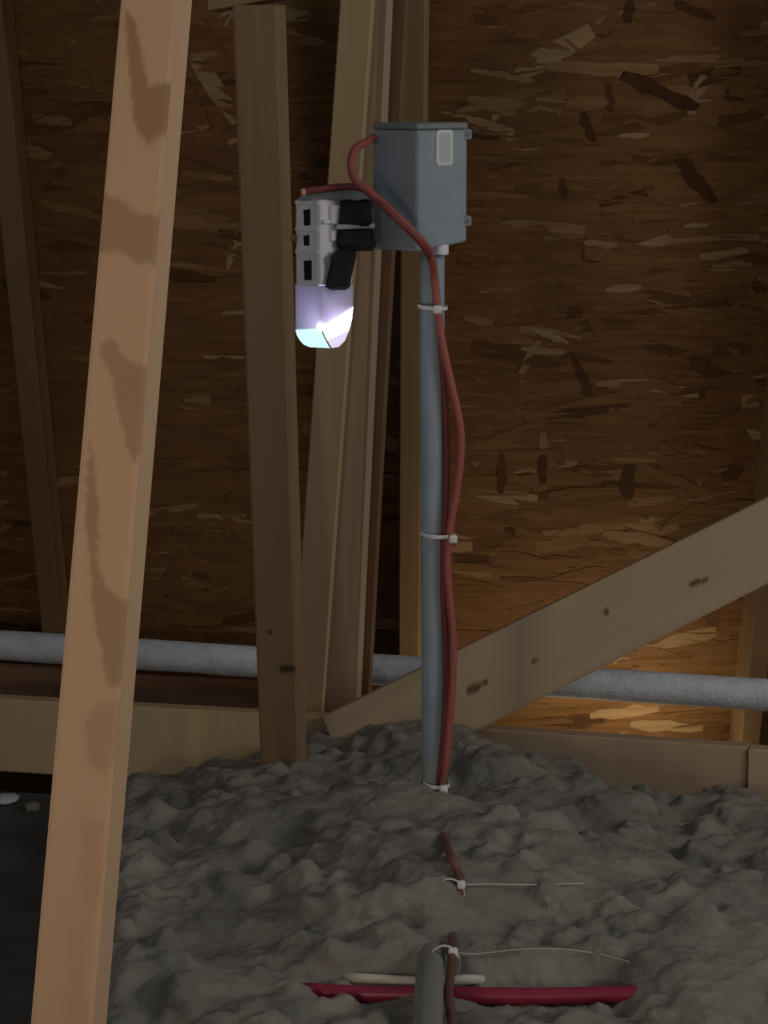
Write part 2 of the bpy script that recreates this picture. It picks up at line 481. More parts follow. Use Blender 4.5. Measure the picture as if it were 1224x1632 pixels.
STAIN = [
    (1.0, [(200, 15), (217, 37), (230, 110), (239, 136), (282, 128), (280, 206), (257, 217), (235, 230), (220, 213), (210, 176), (208, 129), (202, 74)]),
    (0.75, [(165, 308), (202, 324), (228, 346), (254, 342), (278, 350), (272, 428), (246, 427), (235, 415), (220, 419), (191, 404), (150, 402)]),
    (0.75, [(165, 541), (184, 544), (198, 569), (245, 592), (237, 684), (216, 743), (202, 707), (188, 652), (177, 592), (158, 569)]),
    (0.8, [(142, 693), (152, 757), (158, 812), (156, 895), (172, 941), (214, 960), (208, 1019), (193, 1097), (170, 1093), (163, 1038), (152, 1005), (145, 941), (142, 890), (136, 822), (138, 753)]),
    (0.40, [(151, 1124), (192, 1110), (186, 1214), (163, 1235), (139, 1214), (135, 1149)]),
    (0.25, [(132, 1300), (166, 1310), (160, 1430), (140, 1460), (126, 1400)]),
    (0.20, [(110, 1480), (140, 1470), (136, 1632), (100, 1632)]),
]


def stain_stud(x, y):
    jx = 3.5 * noise.noise(Vector((x * .06, y * .05, 3.1))); jy = 5 * noise.noise(Vector((x * .07, y * .04, 9.7)))
    s = 0.0
    for k, poly in STAIN:
        n = sum(inside(x + jx + ox, y + jy + oy, poly) for ox, oy in ((0, 0), (2.5, 0), (-2.5, 0), (0, 4), (0, -4))) / 5
        s = max(s, k * n)
    return s


stick('wooden_stud', M['pine_bright'], (192, 0), (282, 0), (48, 1632), (147, 1632), 2.98, 3.02, 0.040, 0.55, 0.60, R(19),
      'brightly lit pale pine stud leaning across the left foreground, with brown grain patches', 'stud', paint=stain_stud)

def stud_knots(x, y):
    d1 = math.hypot((x - 458) / 17, (y - 1066) / 8) + .25 * noise.noise(Vector((x * .15, y * .2, 4))); d2 = math.hypot((x - 431) / 4.5, (y - 1007) / 4.5)
    return max(0.85 * (1 - sstep(.6, 1.15, d1)), 0.9 * (1 - sstep(.6, 1.1, d2)))


stick('wooden_stud', M['pine_brown'], (370, 8), (441, 8), (414, 1196), (476, 1196), 4.45, 4.70, 0.040, 0.0, 0.22, R(18),
      'brown upright stud left of the lit lamp, its cut top end showing', 'stud', paint=stud_knots)
# header that the brown stud is nailed up to
hb = [P(372, 6, 4.50), P(470, -14, 4.42)]
board('header_block', M['pine_brown'], P(330, -120, 4.46), P(500, -150, 4.42), P(500, -14, 4.42), P(330, 18, 4.46), (0.012, 0.14, 0),
      'dark wooden block above the cut top of the brown stud', 'beam')

stick('wooden_stud', M['pine_yellow'], (542, 0), (594, 0), (463, 1140), (513, 1140), 4.50, 5.07, 0.038, 0.35, 0.10, R(6),
      'yellowish leaning stud behind the lit lamp, left one of the doubled pair', 'stud')
stick('wooden_stud', M['pine_pink'], (590, 0), (618, 0), (508, 1140), (567, 1140), 4.555, 5.125, 0.038, 0.35, 0.10, R(14),
      'pinkish leaning stud behind the grey junction box, right one of the doubled pair', 'stud')
stick('wooden_stud', M['pine_red'], (612, 0), (648, 0), (548, 1140), (586, 1140), 4.63, 5.17, 0.038, 0.35, 0.10, R(8),
      'dark reddish stud peeping out behind the pinkish stud', 'stud')

# rafters under the roof deck
def rafter(px, py, twist, w, label, hd=0.13, mat='rafter'):
    c = deck_px(px, py, hd)
    s = (c - deck(c.x, 0)).dot(DU)
    ax = DX * math.cos(twist) + DN * math.sin(twist); ad = -DN * math.cos(twist) + DX * math.sin(twist)
    s0, s1 = -0.5, 2.4
    TL = deck(c.x, s1, hd) - ax * w / 2; TR = deck(c.x, s1, hd) + ax * w / 2
    BL = deck(c.x, s0, hd) - ax * w / 2; BR = deck(c.x, s0, hd) + ax * w / 2
    board('rafter', M[mat], TL, TR, BR, BL, ad * (hd - 0.004), label, 'rafter', 'rafters under the roof sheathing')


rafter(38, 550, 0.0, 0.040, 'shaded rafter at the far left of the roof slope, beyond the bright stud', mat='rafter_shaded')
rafter(654, 700, R(4), 0.040, 'rafter just behind the vertical grey conduit')
rafter(1216, 1000, R(-2), 0.040, 'rafter at the right edge, partly hidden by the diagonal brace', mat='rafter_shaded')

# bottom chord, in three lengths, and the diagonal brace on its face
def chord(px0, px1, yt0, yt1, h, mat, label, off=0.0):
    TL = PP(px0, yt0, off); TR = PP(px1, yt1, off)
    dz = Vector((0, 0, -h))
    board('bottom_chord', M[mat], TL, TR, TR + dz, TL + dz, NB * 0.038, label, 'beam')


chord(-420, 640, 1113 - 420 * .055, 1113 + 640 * .0575, 0.14, 'pine_yellow', 'pale horizontal ceiling beam running from the left edge behind the bright stud')
chord(641, 1191, 1113 + 641 * .0625, 1191, 0.14, 'pine_pink', 'pinkish horizontal ceiling beam below the right end of the grey pipe')
chord(1192, 2600, 1194, 1280, 0.14, 'pine', 'short pale beam end at the right edge beside a butt joint', -0.008)

KNOTS = [(755, 1097, 16, 8), (774, 1088, 6, 5), (966, 975, 6, 6), (1108, 929, 12, 6), (1122, 925, 10, 4), (852, 1054, 7, 4), (1012, 1040, 5, 3)]


def knots(x, y):
    s = 0.0
    for kx, ky, a, b in KNOTS:
        dx, dy = x - kx, y - ky
        c_, s_ = math.cos(-0.46), math.sin(-0.46)
        u = dx * c_ + dy * s_; v = -dx * s_ + dy * c_
        d = math.hypot(u / a, v / b) + 0.25 * noise.noise(Vector((x * .2, y * .2, 2)))
        s = max(s, 0.85 * (1 - sstep(0.7, 1.1, d)))
    return s


fo = -0.041
board('diagonal_brace', M['pine'], PP(2050, 386, fo), PP(2050, 511, fo), PP(560, 1267, fo), PP(515, 1143, fo), NB * 0.038,
      'pale diagonal wooden brace with dark knots rising to the right edge', 'brace', paint=knots, res=0.004)
# dark board against the deck, below the pipe
board('blocking_board', M['pine_red'], P(-200, 1052, 5.46), P(668, 1098, 5.46), P(668, 1180, 5.46), P(-200, 1137, 5.46), (0, 0.038, 0),
      'dark reddish board under the pipe between the left stud and the conduit', 'board')

# ------------------------------------------------------------------ the horizontal pipe
bm = bmesh.new()
path = [PP(x, 1028 + .0650 * x, 0.36) for x in range(-320, 2600, 40)]
rng = random.Random(2)
tube(bm, path, lambda t: 0.0305, 28)
for v in bm.verts: v.co += Vector((0, 0, 1)) * 0.0012 * noise.noise(v.co * 25)
tag(link('water_pipe', bm, M['pvc'], smooth=True, origin=path[len(path) // 2]), 'pale grey sleeved pipe running horizontally behind the studs and the diagonal brace', 'pipe')

# ------------------------------------------------------------------ blown insulation
prof_px = [(60, 1246), (200, 1236), (260, 1244), (325, 1244), (345, 1214), (380, 1222), (412, 1212), (440, 1192), (470, 1196), (492, 1178), (565, 1174), (590, 1154), (670, 1148),
           (740, 1156), (800, 1186), (925, 1212), (945, 1248), (1000, 1272), (1060, 1270), (1100, 1264), (1150, 1252), (1195, 1258), (1224, 1292), (1400, 1300)]
prof = [(PP(x, y, -0.05).x, PP(x, y, -0.05).z) for x, y in prof_px]


def edge_z(X):
    if X <= prof[0][0]: return prof[0][1]
    for (x0, z0), (x1, z1) in zip(prof, prof[1:]):
        if X <= x1: return z0 + (z1 - z0) * (X - x0) / (x1 - x0)
    return prof[-1][1]


XC = P(688, 1250, 4.22).x            # the conduit


def left_edge(Y):
    return -0.395 - (Y - 3.3) * 0.072


def height(X, Y):
    yc = CA + CB * X
    d = yc - Y
    V = Vector((X, Y, 0))
    n = noise.noise(V * 3.2 + Vector((5, 1, 0))) * 0.045 + noise.noise(V * 7 + Vector((1, 7, 0))) * 0.030
    n += noise.noise(V * 15 + Vector((3, 3, 0))) * 0.012 + noise.noise(V * 34) * 0.004 + noise.noise(V * 90) * 0.0015
    h = 0.425 + n
    h += 0.088 * math.exp(-((X - XC) / 0.24) ** 2 - ((Y - 3.94) / 0.33) ** 2)
    h -= 0.060 * math.exp(-((X - 0.56) / 0.16) ** 2 - ((Y - 4.45) / 0.17) ** 2)
    e = edge_z(X) + noise.noise(V * 22) * 0.010 + noise.noise(V * 60) * 0.004
    h = e + (h - e) * sstep(0.02, 0.55, d)
    # the trench where the red pipe shows
    tr = (1 - sstep(0.015, 0.065, abs(Y - 3.49) - (0.035 if Y < 3.49 else 0.02))) * sstep(-0.135, -0.075, X) * (1 - sstep(0.29, 0.325, X))
    h = h + (0.405 + n * 0.15 - h) * tr
    ct = (1 - sstep(0.03, 0.065, abs(X - 0.054))) * (1 - sstep(3.50, 3.56, Y))
    h = h + (0.416 + n * 0.3 - h) * ct
    le = left_edge(Y)
    h = h + (0.24 - h) * (1 - sstep(le, le + 0.07, X))
    return h


bm = bmesh.new()
nx, ny = 420, 420
X0, X1, Y0, Y1 = -0.64, 1.5, 2.5, 5.4
grid = []
for j in range(ny + 1):
    row = []
    for i in range(nx + 1):
        X = X0 + (X1 - X0) * i / nx
        ymax = CA + CB * X - 0.046 if X > -0.02 else CA + CB * X - 0.004
        Y = Y0 + (ymax - Y0) * (j / ny)
        if X < left_edge(Y): X = left_edge(Y) + (X - left_edge(Y)) * 0.02
        V = Vector((X, Y, 0))
        jx = noise.noise(V * 26 + Vector((9, 0, 0))) * 0.007; jy = noise.noise(V * 26 + Vector((0, 9, 0))) * 0.007 if j < ny - 2 else 0
        row.append(bm.verts.new((X + jx, Y + jy, height(X, Y))))
    grid.append(row)
for j in range(ny):
    for i in range(nx):
        bm.faces.new((grid[j][i], grid[j][i + 1], grid[j + 1][i + 1], grid[j + 1][i]))
ring = grid[0][:] + [grid[j][nx] for j in range(1, ny + 1)] + grid[ny][-2::-1] + [grid[j][0] for j in range(ny - 1, 0, -1)]
low = [bm.verts.new((v.co.x, v.co.y, 0.15)) for v in ring]
for i in range(len(ring)):
    j = (i + 1) % len(ring)
    bm.faces.new((ring[j], ring[i], low[i], low[j]))
bm.faces.new(low)
# loose clumps lying on it
rng = random.Random(21)
ICO = bmesh.new(); bmesh.ops.create_icosphere(ICO, subdivisions=3, radius=1)
iv = [v.co.copy() for v in ICO.verts]; ifc = [[v.index for v in f.verts] for f in ICO.faces]; ICO.free()
def tuft(X, Y, z, r, sx, sy, sz):
    sd = Vector((rng.random() * 50, rng.random() * 50, 0)); vv = []
    for c in iv:
        q = c * (1 + 0.42 * noise.noise(c * 1.3 + sd) + 0.20 * noise.noise(c * 3.2 + sd) + 0.07 * noise.noise(c * 9 + sd))
        vv.append(bm.verts.new((X + q.x * r * sx, Y + q.y * r * sy, z + q.z * r * sz)))
    for f in ifc: bm.faces.new([vv[i] for i in f])


for k in range(620):
    X = rng.uniform(-0.40, 0.85); Y = rng.uniform(3.2, 5.2)
    if Y > CA + CB * X - 0.10 or X < left_edge(Y) + 0.03: continue
    if -0.13 < Y - 3.48 < 0.10 and -0.12 < X < 0.32: continue
    if abs(X - 0.055) < 0.08 and Y < 3.58: continue
    if abs(X - XC - .01) < 0.055 and 4.02 < Y < 4.28: continue
    if abs(X - 0.095) < 0.045 and 3.74 < Y < 4.06: continue
    r = rng.uniform(0.014, 0.034) * (1.4 if rng.random() < .2 else 1)
    tuft(X, Y, height(X, Y) - r * 0.30, r, rng.uniform(.7, 1.4), rng.uniform(.7, 1.4), rng.uniform(.55, 1.05))
# tufts fallen over the edges of the red pipe
for (px, py, Y, r) in ((546, 1590, 3.455, .016), (508, 1598, 3.44, .016), (600, 1612, 3.44, .014), (860, 1611, 3.44, .012), (950, 1606, 3.44, .015), (1036, 1592, 3.455, .018), (690, 1488, 3.66, .030), (700, 1458, 3.73, .034), (676, 1508, 3.61, .024), (470, 1580, 3.46, .024), (540, 1566, 3.52, .014)):
    p_ = P(px, py, Y); tuft(p_.x, p_.y, p_.z - r * .4, r, 1.3, 1.0, .8)
ins = link('insulation', bm, M['insul'], smooth=True)
md = ins.modifiers.new('felt', 'REMESH'); md.mode = 'VOXEL'; md.voxel_size = 0.0062; md.use_smooth_shade = True
md = ins.modifiers.new('soften', 'SMOOTH'); md.iterations = 8; md.factor = 0.5
for sz_, st_ in ((0.030, 0.012), (0.009, 0.006)):
    tx = bpy.data.textures.new('fluff', 'CLOUDS'); tx.noise_scale = sz_; tx.noise_depth = 2
    md = ins.modifiers.new('fluff', 'DISPLACE'); md.texture = tx; md.strength = st_; md.mid_level = 0.5; md.texture_coords = 'LOCAL'
tag(ins, 'lumpy grey blown insulation heaped over the attic floor', 'insulation', kind='stuff')


def hit(px, py, up=0.0):
    d = ray(px, py); t = 2.6; dt = 0.006
    while t < 5.6:
        p = EYE + d * t
        if p.z < height(p.x, p.y) + up: return p
        t += dt
    return EYE + d * 4.5


# flat dark panel at the lower left and the scrap on it
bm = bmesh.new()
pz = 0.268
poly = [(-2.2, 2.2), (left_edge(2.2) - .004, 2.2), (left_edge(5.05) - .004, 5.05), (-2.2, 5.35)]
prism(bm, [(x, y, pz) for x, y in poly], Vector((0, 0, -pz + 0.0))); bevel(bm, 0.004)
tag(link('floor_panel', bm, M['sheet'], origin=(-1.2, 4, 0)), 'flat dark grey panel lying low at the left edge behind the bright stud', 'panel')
d = ray(10, 1279); c = EYE + d * ((pz - EYE.z) / d.z)
bm = bmesh.new()
bmesh.ops.create_icosphere(bm, subdivisions=3, radius=1)
for v in bm.verts:
    k = 1 + 0.30 * noise.noise(v.co * 2.1)
    v.co = Vector((c.x + v.co.x * k * 0.022, c.y + v.co.y * k * 0.03, c.z + 0.007 + v.co.z * k * 0.0075))
tag(link('foam_scrap', bm, M['scrap'], smooth=True, origin=(c.x, c.y, pz)), 'small pale scrap lying on the dark panel at the left edge', 'scrap')
q = EYE + ray(52, 1290) * ((pz - EYE.z) / ray(52, 1290).z)
bm = bmesh.new()
bmesh.ops.create_icosphere(bm, subdivisions=3, radius=1)
for v in bm.verts:
    k = 1 + 0.6 * noise.noise(v.co * 2.5 + Vector((4, 4, 4)))
    v.co = Vector((q.x + v.co.x * k * 0.014, q.y + v.co.y * k * 0.02, q.z + 0.005 + v.co.z * k * 0.008))
tag(link('insulation_tuft', bm, M['insul'], smooth=True, origin=(q.x, q.y, pz)), 'small grey tuft of insulation lying right of the pale scrap', 'tuft')

# ------------------------------------------------------------------ vertical conduit that bends and runs to the camera
CR = 0.0184
zr = 0.414                                   # axis height of the red pipe
top = P(689, 404, 4.22); bend = P(691, 1225, 4.22)
pts = [top, P(689, 700, 4.22), P(691, 1000, 4.22), bend, Vector((XC + .002, 4.20, 0.475)), Vector((XC, 4.10, 0.425)), Vector((XC - .004, 3.95, 0.420)),
       Vector((XC - .008, 3.7, 0.424)), Vector((0.060, 3.5, 0.444)), Vector((0.053, 3.3, 0.448)), Vector((0.038, 2.6, 0.45)), Vector((0.03, 2.2, 0.45))]
bm = bmesh.new(); tube(bm, catmull(pts, 8), CR, 24)
lay = bm.verts.layers.float.new('dust')
for v in bm.verts: v[lay] = 0.9 * (1 - sstep(0.46, 0.62, v.co.z + 0.03 * noise.noise(v.co * 30)))
cond = link('conduit', bm, M['conduit_dusty'], smooth=True, origin=bend)
tag(cond, 'grey vertical conduit rising from the insulation to the grey junction box', 'conduit')
bm = bmesh.new(); cyl(bm, P(702, 389, 4.203), P(702, 406, 4.203), 0.0125, 20); bevel(bm, 0.0015)
tag(link('connector', bm, M['white'], cond), 'white connector below the box')

# ------------------------------------------------------------------ junction box
YB = 4.165
k = YB / F * 1.0
near = P(665, 402, YB)
pl = {'n': Vector((0, 0)), 'l': Vector((-0.0665, 0.052)), 'r': Vector((0.0755, 0.052)), 'b': Vector((0.009, 0.104))}
zt = P(665, 207, YB).z
jb = empty('junction_box', near + Vector((0.004, 0.05, 0)), 'grey junction box with a pale sticker on top of the vertical conduit', 'electrical box')


def bx_(key, z): return Vector((near.x + pl[key].x, near.y + pl[key].y, z))


bm = bmesh.new()
zb = near.z
order = ['n', 'r', 'b', 'l']
tv = [bx_(c, zt) for c in order]
bv = [bx_(c, zb + {'n': 0, 'r': 0.012, 'b': 0.010, 'l': 0.001}[c]) for c in order]
hexa(bm, tv, bv); bevel(bm, 0.0045, 2)
link('housing', bm, M['box'], jb, origin=jb.location)
bm = bmesh.new()
cen = (bx_('n', 0) + bx_('b', 0)) / 2
lt = [cen + (bx_(c, 0) - cen) * 1.012 for c in order]
hexa(bm, [Vector((p.x, p.y, zt + 0.010)) for p in lt], [Vector((p.x, p.y, zt + 0.0002)) for p in lt]); bevel(bm, 0.002)
link('lid', bm, M['box_lid'], jb, origin=jb.location)
rd = (bx_('r', 0) - bx_('n', 0)).normalized(); rn = Vector((rd.y, -rd.x, 0))       # outward normal of the right face
RL = (pl['r'] - pl['n']).length
# pale sticker
bm = bmesh.new()
def fp(u, z, o): return bx_('n', z) + rd * (u * RL) + rn * o
z1 = P(700, 207, YB + .02).z; z0 = P(700, 264, YB + .02).z
cs = []
for (cu, cz, a0) in ((0.63, z1 - .005, 0), (0.42, z1 - .005, 90), (0.42, z0 + .005, 180), (0.63, z0 + .005, 270)):
    for a in (0, 30, 60, 90):
        cs.append((cu + math.cos(R(a0 + a)) * .06, cz + math.sin(R(a0 + a)) * .005))
prism(bm, [fp(u, z, 0.0016) for u, z in cs], -rn * 0.0014)
link('sticker', bm, M['label'], jb, origin=jb.location)
bm = bmesh.new()
prism(bm, [fp(0.525 + (u - .525) * .62, (z0 + z1) / 2 + (z - (z0 + z1) / 2) * .8, 0.0019) for u, z in cs], -rn * 0.0008)
link('sticker_print', bm, M['sticker_face'], jb, origin=jb.location)
# screw ears on the right edge
for yy in (214, 352):
    z = P(748, yy, YB + .05).z
    bm = bmesh.new()
    c0 = bx_('r', z)
    hexa(bm, [c0 + Vector((dx, -.004, dz)) for dx, dz in ((-.008, .009), (.0055, .007), (.0055, -.007), (-.008, -.009))],
         [c0 + Vector((dx, .003, dz)) for dx, dz in ((-.008, .009), (.0055, .007), (.0055, -.007), (-.008, -.009))]); bevel(bm, 0.0015)
    e = link('screw_ear', bm, M['box'], jb, origin=c0)
    bm = bmesh.new(); cyl(bm, c0 + Vector((0.0015, -.0042, 0)), c0 + Vector((0.0015, -.0065, 0)), 0.0028, 10)
    link('screw', bm, M['box_lid'], e, origin=c0)

# ------------------------------------------------------------------ lamp head hung from the box
YL = 4.13
q = P(511, 520, YL)                           # its near corner, at the foot of the housing
dl = {'n': Vector((0, 0)), 'l': Vector((-0.0385, 0.030)), 'r': Vector((0.0480, 0.045)), 'b': Vector((0.0095, 0.075))}


def zpx(px, py, Y): return P(px, py, Y).z


lamp = empty('lamp', Vector((q.x, q.y + .04, q.z)), 'white lamp head with black vents and a glowing tip beside the junction box', 'lamp')


def dv(key, z, s=1.0):
    cx, cy = 0.00475, 0.0375
    return Vector((q.x + cx + (dl[key].x - cx) * s, q.y + cy + (dl[key].y - cy) * s, z))


zl = {'n': zpx(511, 523, YL), 'l': zpx(470, 526, YL + .03), 'r': zpx(560, 489, YL + .045), 'b': zpx(520, 495, YL + .075)}
ztop = zpx(511, 318, YL)
bm = bmesh.new()
zm = zpx(511, 456, YL)
hexa(bm, [dv(c, ztop) for c in order], [dv(c, zm) for c in order]); bevel(bm, 0.005, 2)
link('housing', bm, M['white'], lamp, origin=lamp.location)
bm = bmesh.new()                               # translucent skirt with the lit bulb inside it
va = [bm.verts.new(dv(c, zm, .985)) for c in order]; vb = [bm.verts.new(dv(c, zl[c], .985)) for c in order]
for i in range(4): bm.faces.new((va[(i + 1) % 4], va[i], vb[i], vb[(i + 1) % 4]))
bmesh.ops.recalc_face_normals(bm, faces=bm.faces[:])
bmesh.ops.solidify(bm, geom=bm.faces[:], thickness=0.0015)
link('diffuser', bm, M['diffuser'], lamp, origin=lamp.location)
bd = bpy.data.lights.new('bulb', 'POINT'); bd.energy = 0.011; bd.color = (0.82, 0.78, 1.0); bd.shadow_soft_size = 0.012
bo = bpy.data.objects.new('bulb', bd); C.objects.link(bo); bo.parent = lamp
bo.location = Vector((q.x + .006, q.y + .030, zpx(511, 506, YL))) - lamp.location
# lit lens: two tapering facets at the front, closed behind
zbt = zpx(511, 556, YL + .01)
def low(c, t, s): return dv(c, zl[c] + (zbt - zl[c]) * t, s) + Vector(((0.013 * t if c == 'n' else 0), 0, 0))
prof_all = [(0.0, 0.99), (0.30, 0.94), (0.60, 0.84), (0.85, 0.70), (1.0, 0.5)]
for nm, ks, mat, prof3 in (('lens', ('l', 'n'), 'lens_cool', prof_all), ('lens', ('n', 'r'), 'lens_white', prof_all[:3]), ('lens_rim', ('n', 'r'), 'lens_rim', prof_all[2:])):
    bm = bmesh.new()
    ax = dv('n', 0, 0.0)
    A = []
    for t, s in prof3:
        A.append([bm.verts.new(low(c, t, s)) for c in ks] + [bm.verts.new(Vector((ax.x, ax.y, (low(ks[0], t, s).z + low(ks[1], t, s).z) / 2)))])
    for i in range(len(A) - 1):
        for a in range(3):
            b = (a + 1) % 3
            bm.faces.new((A[i][a], A[i][b], A[i + 1][b], A[i + 1][a]))
    bm.faces.new(A[0]); bm.faces.new(A[-1][::-1])
    bmesh.ops.recalc_face_normals(bm, faces=bm.faces[:])
    link(nm, bm, M[mat], lamp, origin=lamp.location)
bm = bmesh.new()
prof3 = prof_all
A = [[bm.verts.new(low(c, t, s * .985)) for c in ('r', 'b', 'l')] + [bm.verts.new(Vector((ax.x, ax.y, low('b', t, s).z)))] for t, s in prof3]
for i in range(len(A) - 1):
    for a in range(4):
        b = (a + 1) % 4
        bm.faces.new((A[i][a], A[i][b], A[i + 1][b], A[i + 1][a]))
bm.faces.new(A[0]); bm.faces.new(A[-1][::-1]); bmesh.ops.recalc_face_normals(bm, faces=bm.faces[:])
link('lens_back', bm, M['white'], lamp, origin=lamp.location)
bm = bmesh.new(); tube(bm, [low('n', t, s * 1.005) for t, s in prof3], 0.0011, 6)
link('lens_seam', bm, M['box_lid'], lamp, origin=lamp.location)
bm = bmesh.new()
bmesh.ops.create_uvsphere(bm, u_segments=12, v_segments=8, radius=0.0058, matrix=Matrix.Translation(dv('n', zpx(508, 521, YL), 1.01)))
link('lens_stud', bm, M['lens_white'], lamp, smooth=True, origin=lamp.location)
# black vent slots in the left face
ld = (dv('l', 0) - dv('n', 0)).normalized(); ln = Vector((-ld.y, ld.x, 0));
if ln.y > 0: ln = -ln
LL = (dl['l']).length


def lf(u, z, o): return dv('n', z) + ld * (u * LL) + ln * o


for (px, ya, yb, wd) in ((490, 333, 360, .26), (489, 374, 392, .22), (491, 414, 447, .30)):
    u = (511 - px) / 41; za, zb_ = zpx(px, ya, YL + .015), zpx(px, yb, YL + .015)
    bm = bmesh.new()
    pr = [lf(u - wd / 2, za, .0008), lf(u + wd / 2, za - .002, .0008), lf(u + wd / 2 - .03, zb_, .0008), lf(u - wd / 2, zb_ + .001, .0008)]
    prism(bm, pr, -ln * 0.006)
    link('vent_slot', bm, M['slot'], lamp, origin=lamp.location)
# raised frames round the vents, and ribs
for (ya, yb) in ((320, 326), (363, 368), (398, 404), (452, 456)):
    bm = bmesh.new(); za, zb_ = zpx(490, ya, YL + .015), zpx(490, yb, YL + .015)
    prism(bm, [lf(.06, za, .002), lf(.94, za, .002), lf(.94, zb_, .002), lf(.06, zb_, .002)], -ln * .0025)
    link('rib', bm, M['white2'], lamp, origin=lamp.location)
# clip on the right face
rd2 = (dv('r', 0) - dv('n', 0)).normalized(); rn2 = Vector((rd2.y, -rd2.x, 0)); RL2 = dl['r'].length


def rf(u, z, o): return dv('n', z) + rd2 * (u * RL2) + rn2 * o


for (u0, u1, ya, yb, o) in ((.26, .66, 326, 357, .006), (.05, .62, 349, 356, .004), (.28, .62, 361, 384, .004)):
    bm = bmesh.new(); za, zb_ = zpx(530, ya, YL + .02), zpx(530, yb, YL + .02)
    prism(bm, [rf(u0, za, o), rf(u1, za, o), rf(u1, zb_, o), rf(u0, zb_, o)], -rn2 * (o + .002)); bevel(bm, .0012)
    link('clip', bm, M['white2'], lamp, origin=lamp.location)
# small dark knob at the left
bm = bmesh.new(); kz = zpx(468, 379, YL + .03)
cyl(bm, Vector((dv('l', kz).x + .002, dv('l', kz).y - .006, kz)), Vector((dv('l', kz).x - .004, dv('l', kz).y - .004, kz)), .006, 14); bevel(bm, .001)
link('thumb_screw', bm, M['pine_red'], lamp, origin=lamp.location)


def lump(px0, px1, py0, py1, Y, dep, lean, seed):
    """a knuckle of the black swivel bracket: a rounded, ridged block"""
    a = P(px0, py0, Y); b = P(px1, py1, Y); c = (a + b) / 2
    bm = bmesh.new(); bmesh.ops.create_cube(bm, size=1)
    bmesh.ops.bevel(bm, geom=bm.edges[:], offset=.18, segments=3, affect='EDGES', profile=.6)
    bmesh.ops.subdivide_edges(bm, edges=bm.edges[:], cuts=2, use_grid_fill=True)
    for v in bm.verts:
        x, y, z = v.co
        g = 1 + 0.10 * noise.noise(Vector((x * 4 + seed, y * 4, z * 5))) + 0.035 * math.sin(z * 34 + seed)
        v.co = Vector((c.x + x * (b.x - a.x) * g + z * lean, c.y + y * dep * g, c.z + z * (a.z - b.z) * g))
    return bm


arm = link('bracket_arm', lump(541, 594, 319, 359, 4.165, .05, .003, 1), M['black'], lamp, smooth=True, origin=lamp.location)
link('bracket_knuckle', lump(537, 596, 365, 399, 4.165, .05, -.002, 5), M['black'], lamp, smooth=True, origin=lamp.location)
link('swivel_knob', lump(524, 563, 399, 461, 4.150, .045, .012, 8), M['black'], lamp, smooth=True, origin=lamp.location)
bm = bmesh.new()
hexa(bm, [P(536, 358, 4.135), P(597, 357, 4.150), P(597, 364, 4.150), P(536, 366, 4.135)], [P(536, 358, 4.135) + Vector((0, .04, 0)), P(597, 357, 4.15) + Vector((0, .04, 0)), P(597, 364, 4.15) + Vector((0, .04, 0)), P(536, 366, 4.135) + Vector((0, .04, 0))])
bevel(bm, .001); link('bracket_plate', bm, M['conduit'], lamp, origin=lamp.location)
# hood over the head
bm = bmesh.new()
hd_ = [(478, 312), (560, 300), (592, 306), (592, 318), (474, 319)]
prism(bm, [P(x, y, YL + .012) for x, y in hd_], Vector((0.004, .055, 0))); bevel(bm, .0015)
link('hood', bm, M['box_lid'], lamp, origin=lamp.location)

# ------------------------------------------------------------------ red cables
def on(px, py, up=0.006): return hit(px, py, up)


cy = 4.22 - CR - 0.007
bx_face = 4.12
path = [P(606, 214, 4.235), P(588, 224, 4.20), P(566, 238, 4.165), P(559, 262, 4.14), P(567, 288, 4.125), P(592, 308, bx_face), P(636, 348, bx_face), P(672, 384, bx_face + .012),
        P(687, 408, cy - .03), P(692, 440, cy - .002), P(697, 490, cy), P(705, 545, cy), P(719, 610, cy), P(732, 670, cy), P(735, 715, cy), P(729, 775, cy), P(717, 845, cy), P(713, 900, cy), P(717, 960, cy), P(722, 1015, cy),
        P(721, 1090, cy), P(715, 1170, cy), P(707, 1245, cy - .002), P(697, 1272, cy - .004), P(697, 1285, cy + .02)]
bm = bmesh.new(); tube(bm, catmull(path, 6), lambda t: 0.0059, 12)
# where it comes out of the insulation again
p2 = [on(702, 1326, -.012), on(710, 1342, .006), on(719, 1366, .010), on(730, 1390, .009), on(734, 1412, .009), on(728, 1432, .004), on(722, 1452, -.012), on(720, 1470, -.02)]
tube(bm, catmull(p2, 6), 0.0062, 10)
p3 = [P(722, 1470, 3.72) + Vector((0, 0, -.03)), P(722, 1492, 3.64), P(721, 1514, 3.555), P(719, 1545, 3.495), P(715, 1580, 3.44), P(718, 1615, 3.36), P(721, 1650, 3.28), Vector((0.07, 2.6, 0.46))]
tube(bm, catmull(p3, 6), 0.0060, 10)
lay = bm.verts.layers.float.new('dust')
for v in bm.verts: v[lay] = 1 - sstep(0.50, 0.57, v.co.z)
tag(link('cable', bm, M['red'], smooth=True, origin=P(700, 1250, cy)), 'red cable looping out of the junction box and down beside the conduit', 'cable')
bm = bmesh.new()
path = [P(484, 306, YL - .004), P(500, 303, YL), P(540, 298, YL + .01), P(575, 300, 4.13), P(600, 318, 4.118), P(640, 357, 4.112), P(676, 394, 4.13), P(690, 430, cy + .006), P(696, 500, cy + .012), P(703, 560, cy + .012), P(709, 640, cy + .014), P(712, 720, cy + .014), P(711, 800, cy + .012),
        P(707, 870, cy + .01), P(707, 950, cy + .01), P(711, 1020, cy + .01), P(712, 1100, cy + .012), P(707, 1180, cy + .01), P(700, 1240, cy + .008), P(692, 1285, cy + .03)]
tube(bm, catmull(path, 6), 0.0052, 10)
c2 = tag(link('cable', bm, M['red_dark'], smooth=True, origin=P(695, 1250, cy)), 'thin dark red cable from the lamp top, tucked between conduit and red cable', 'cable')
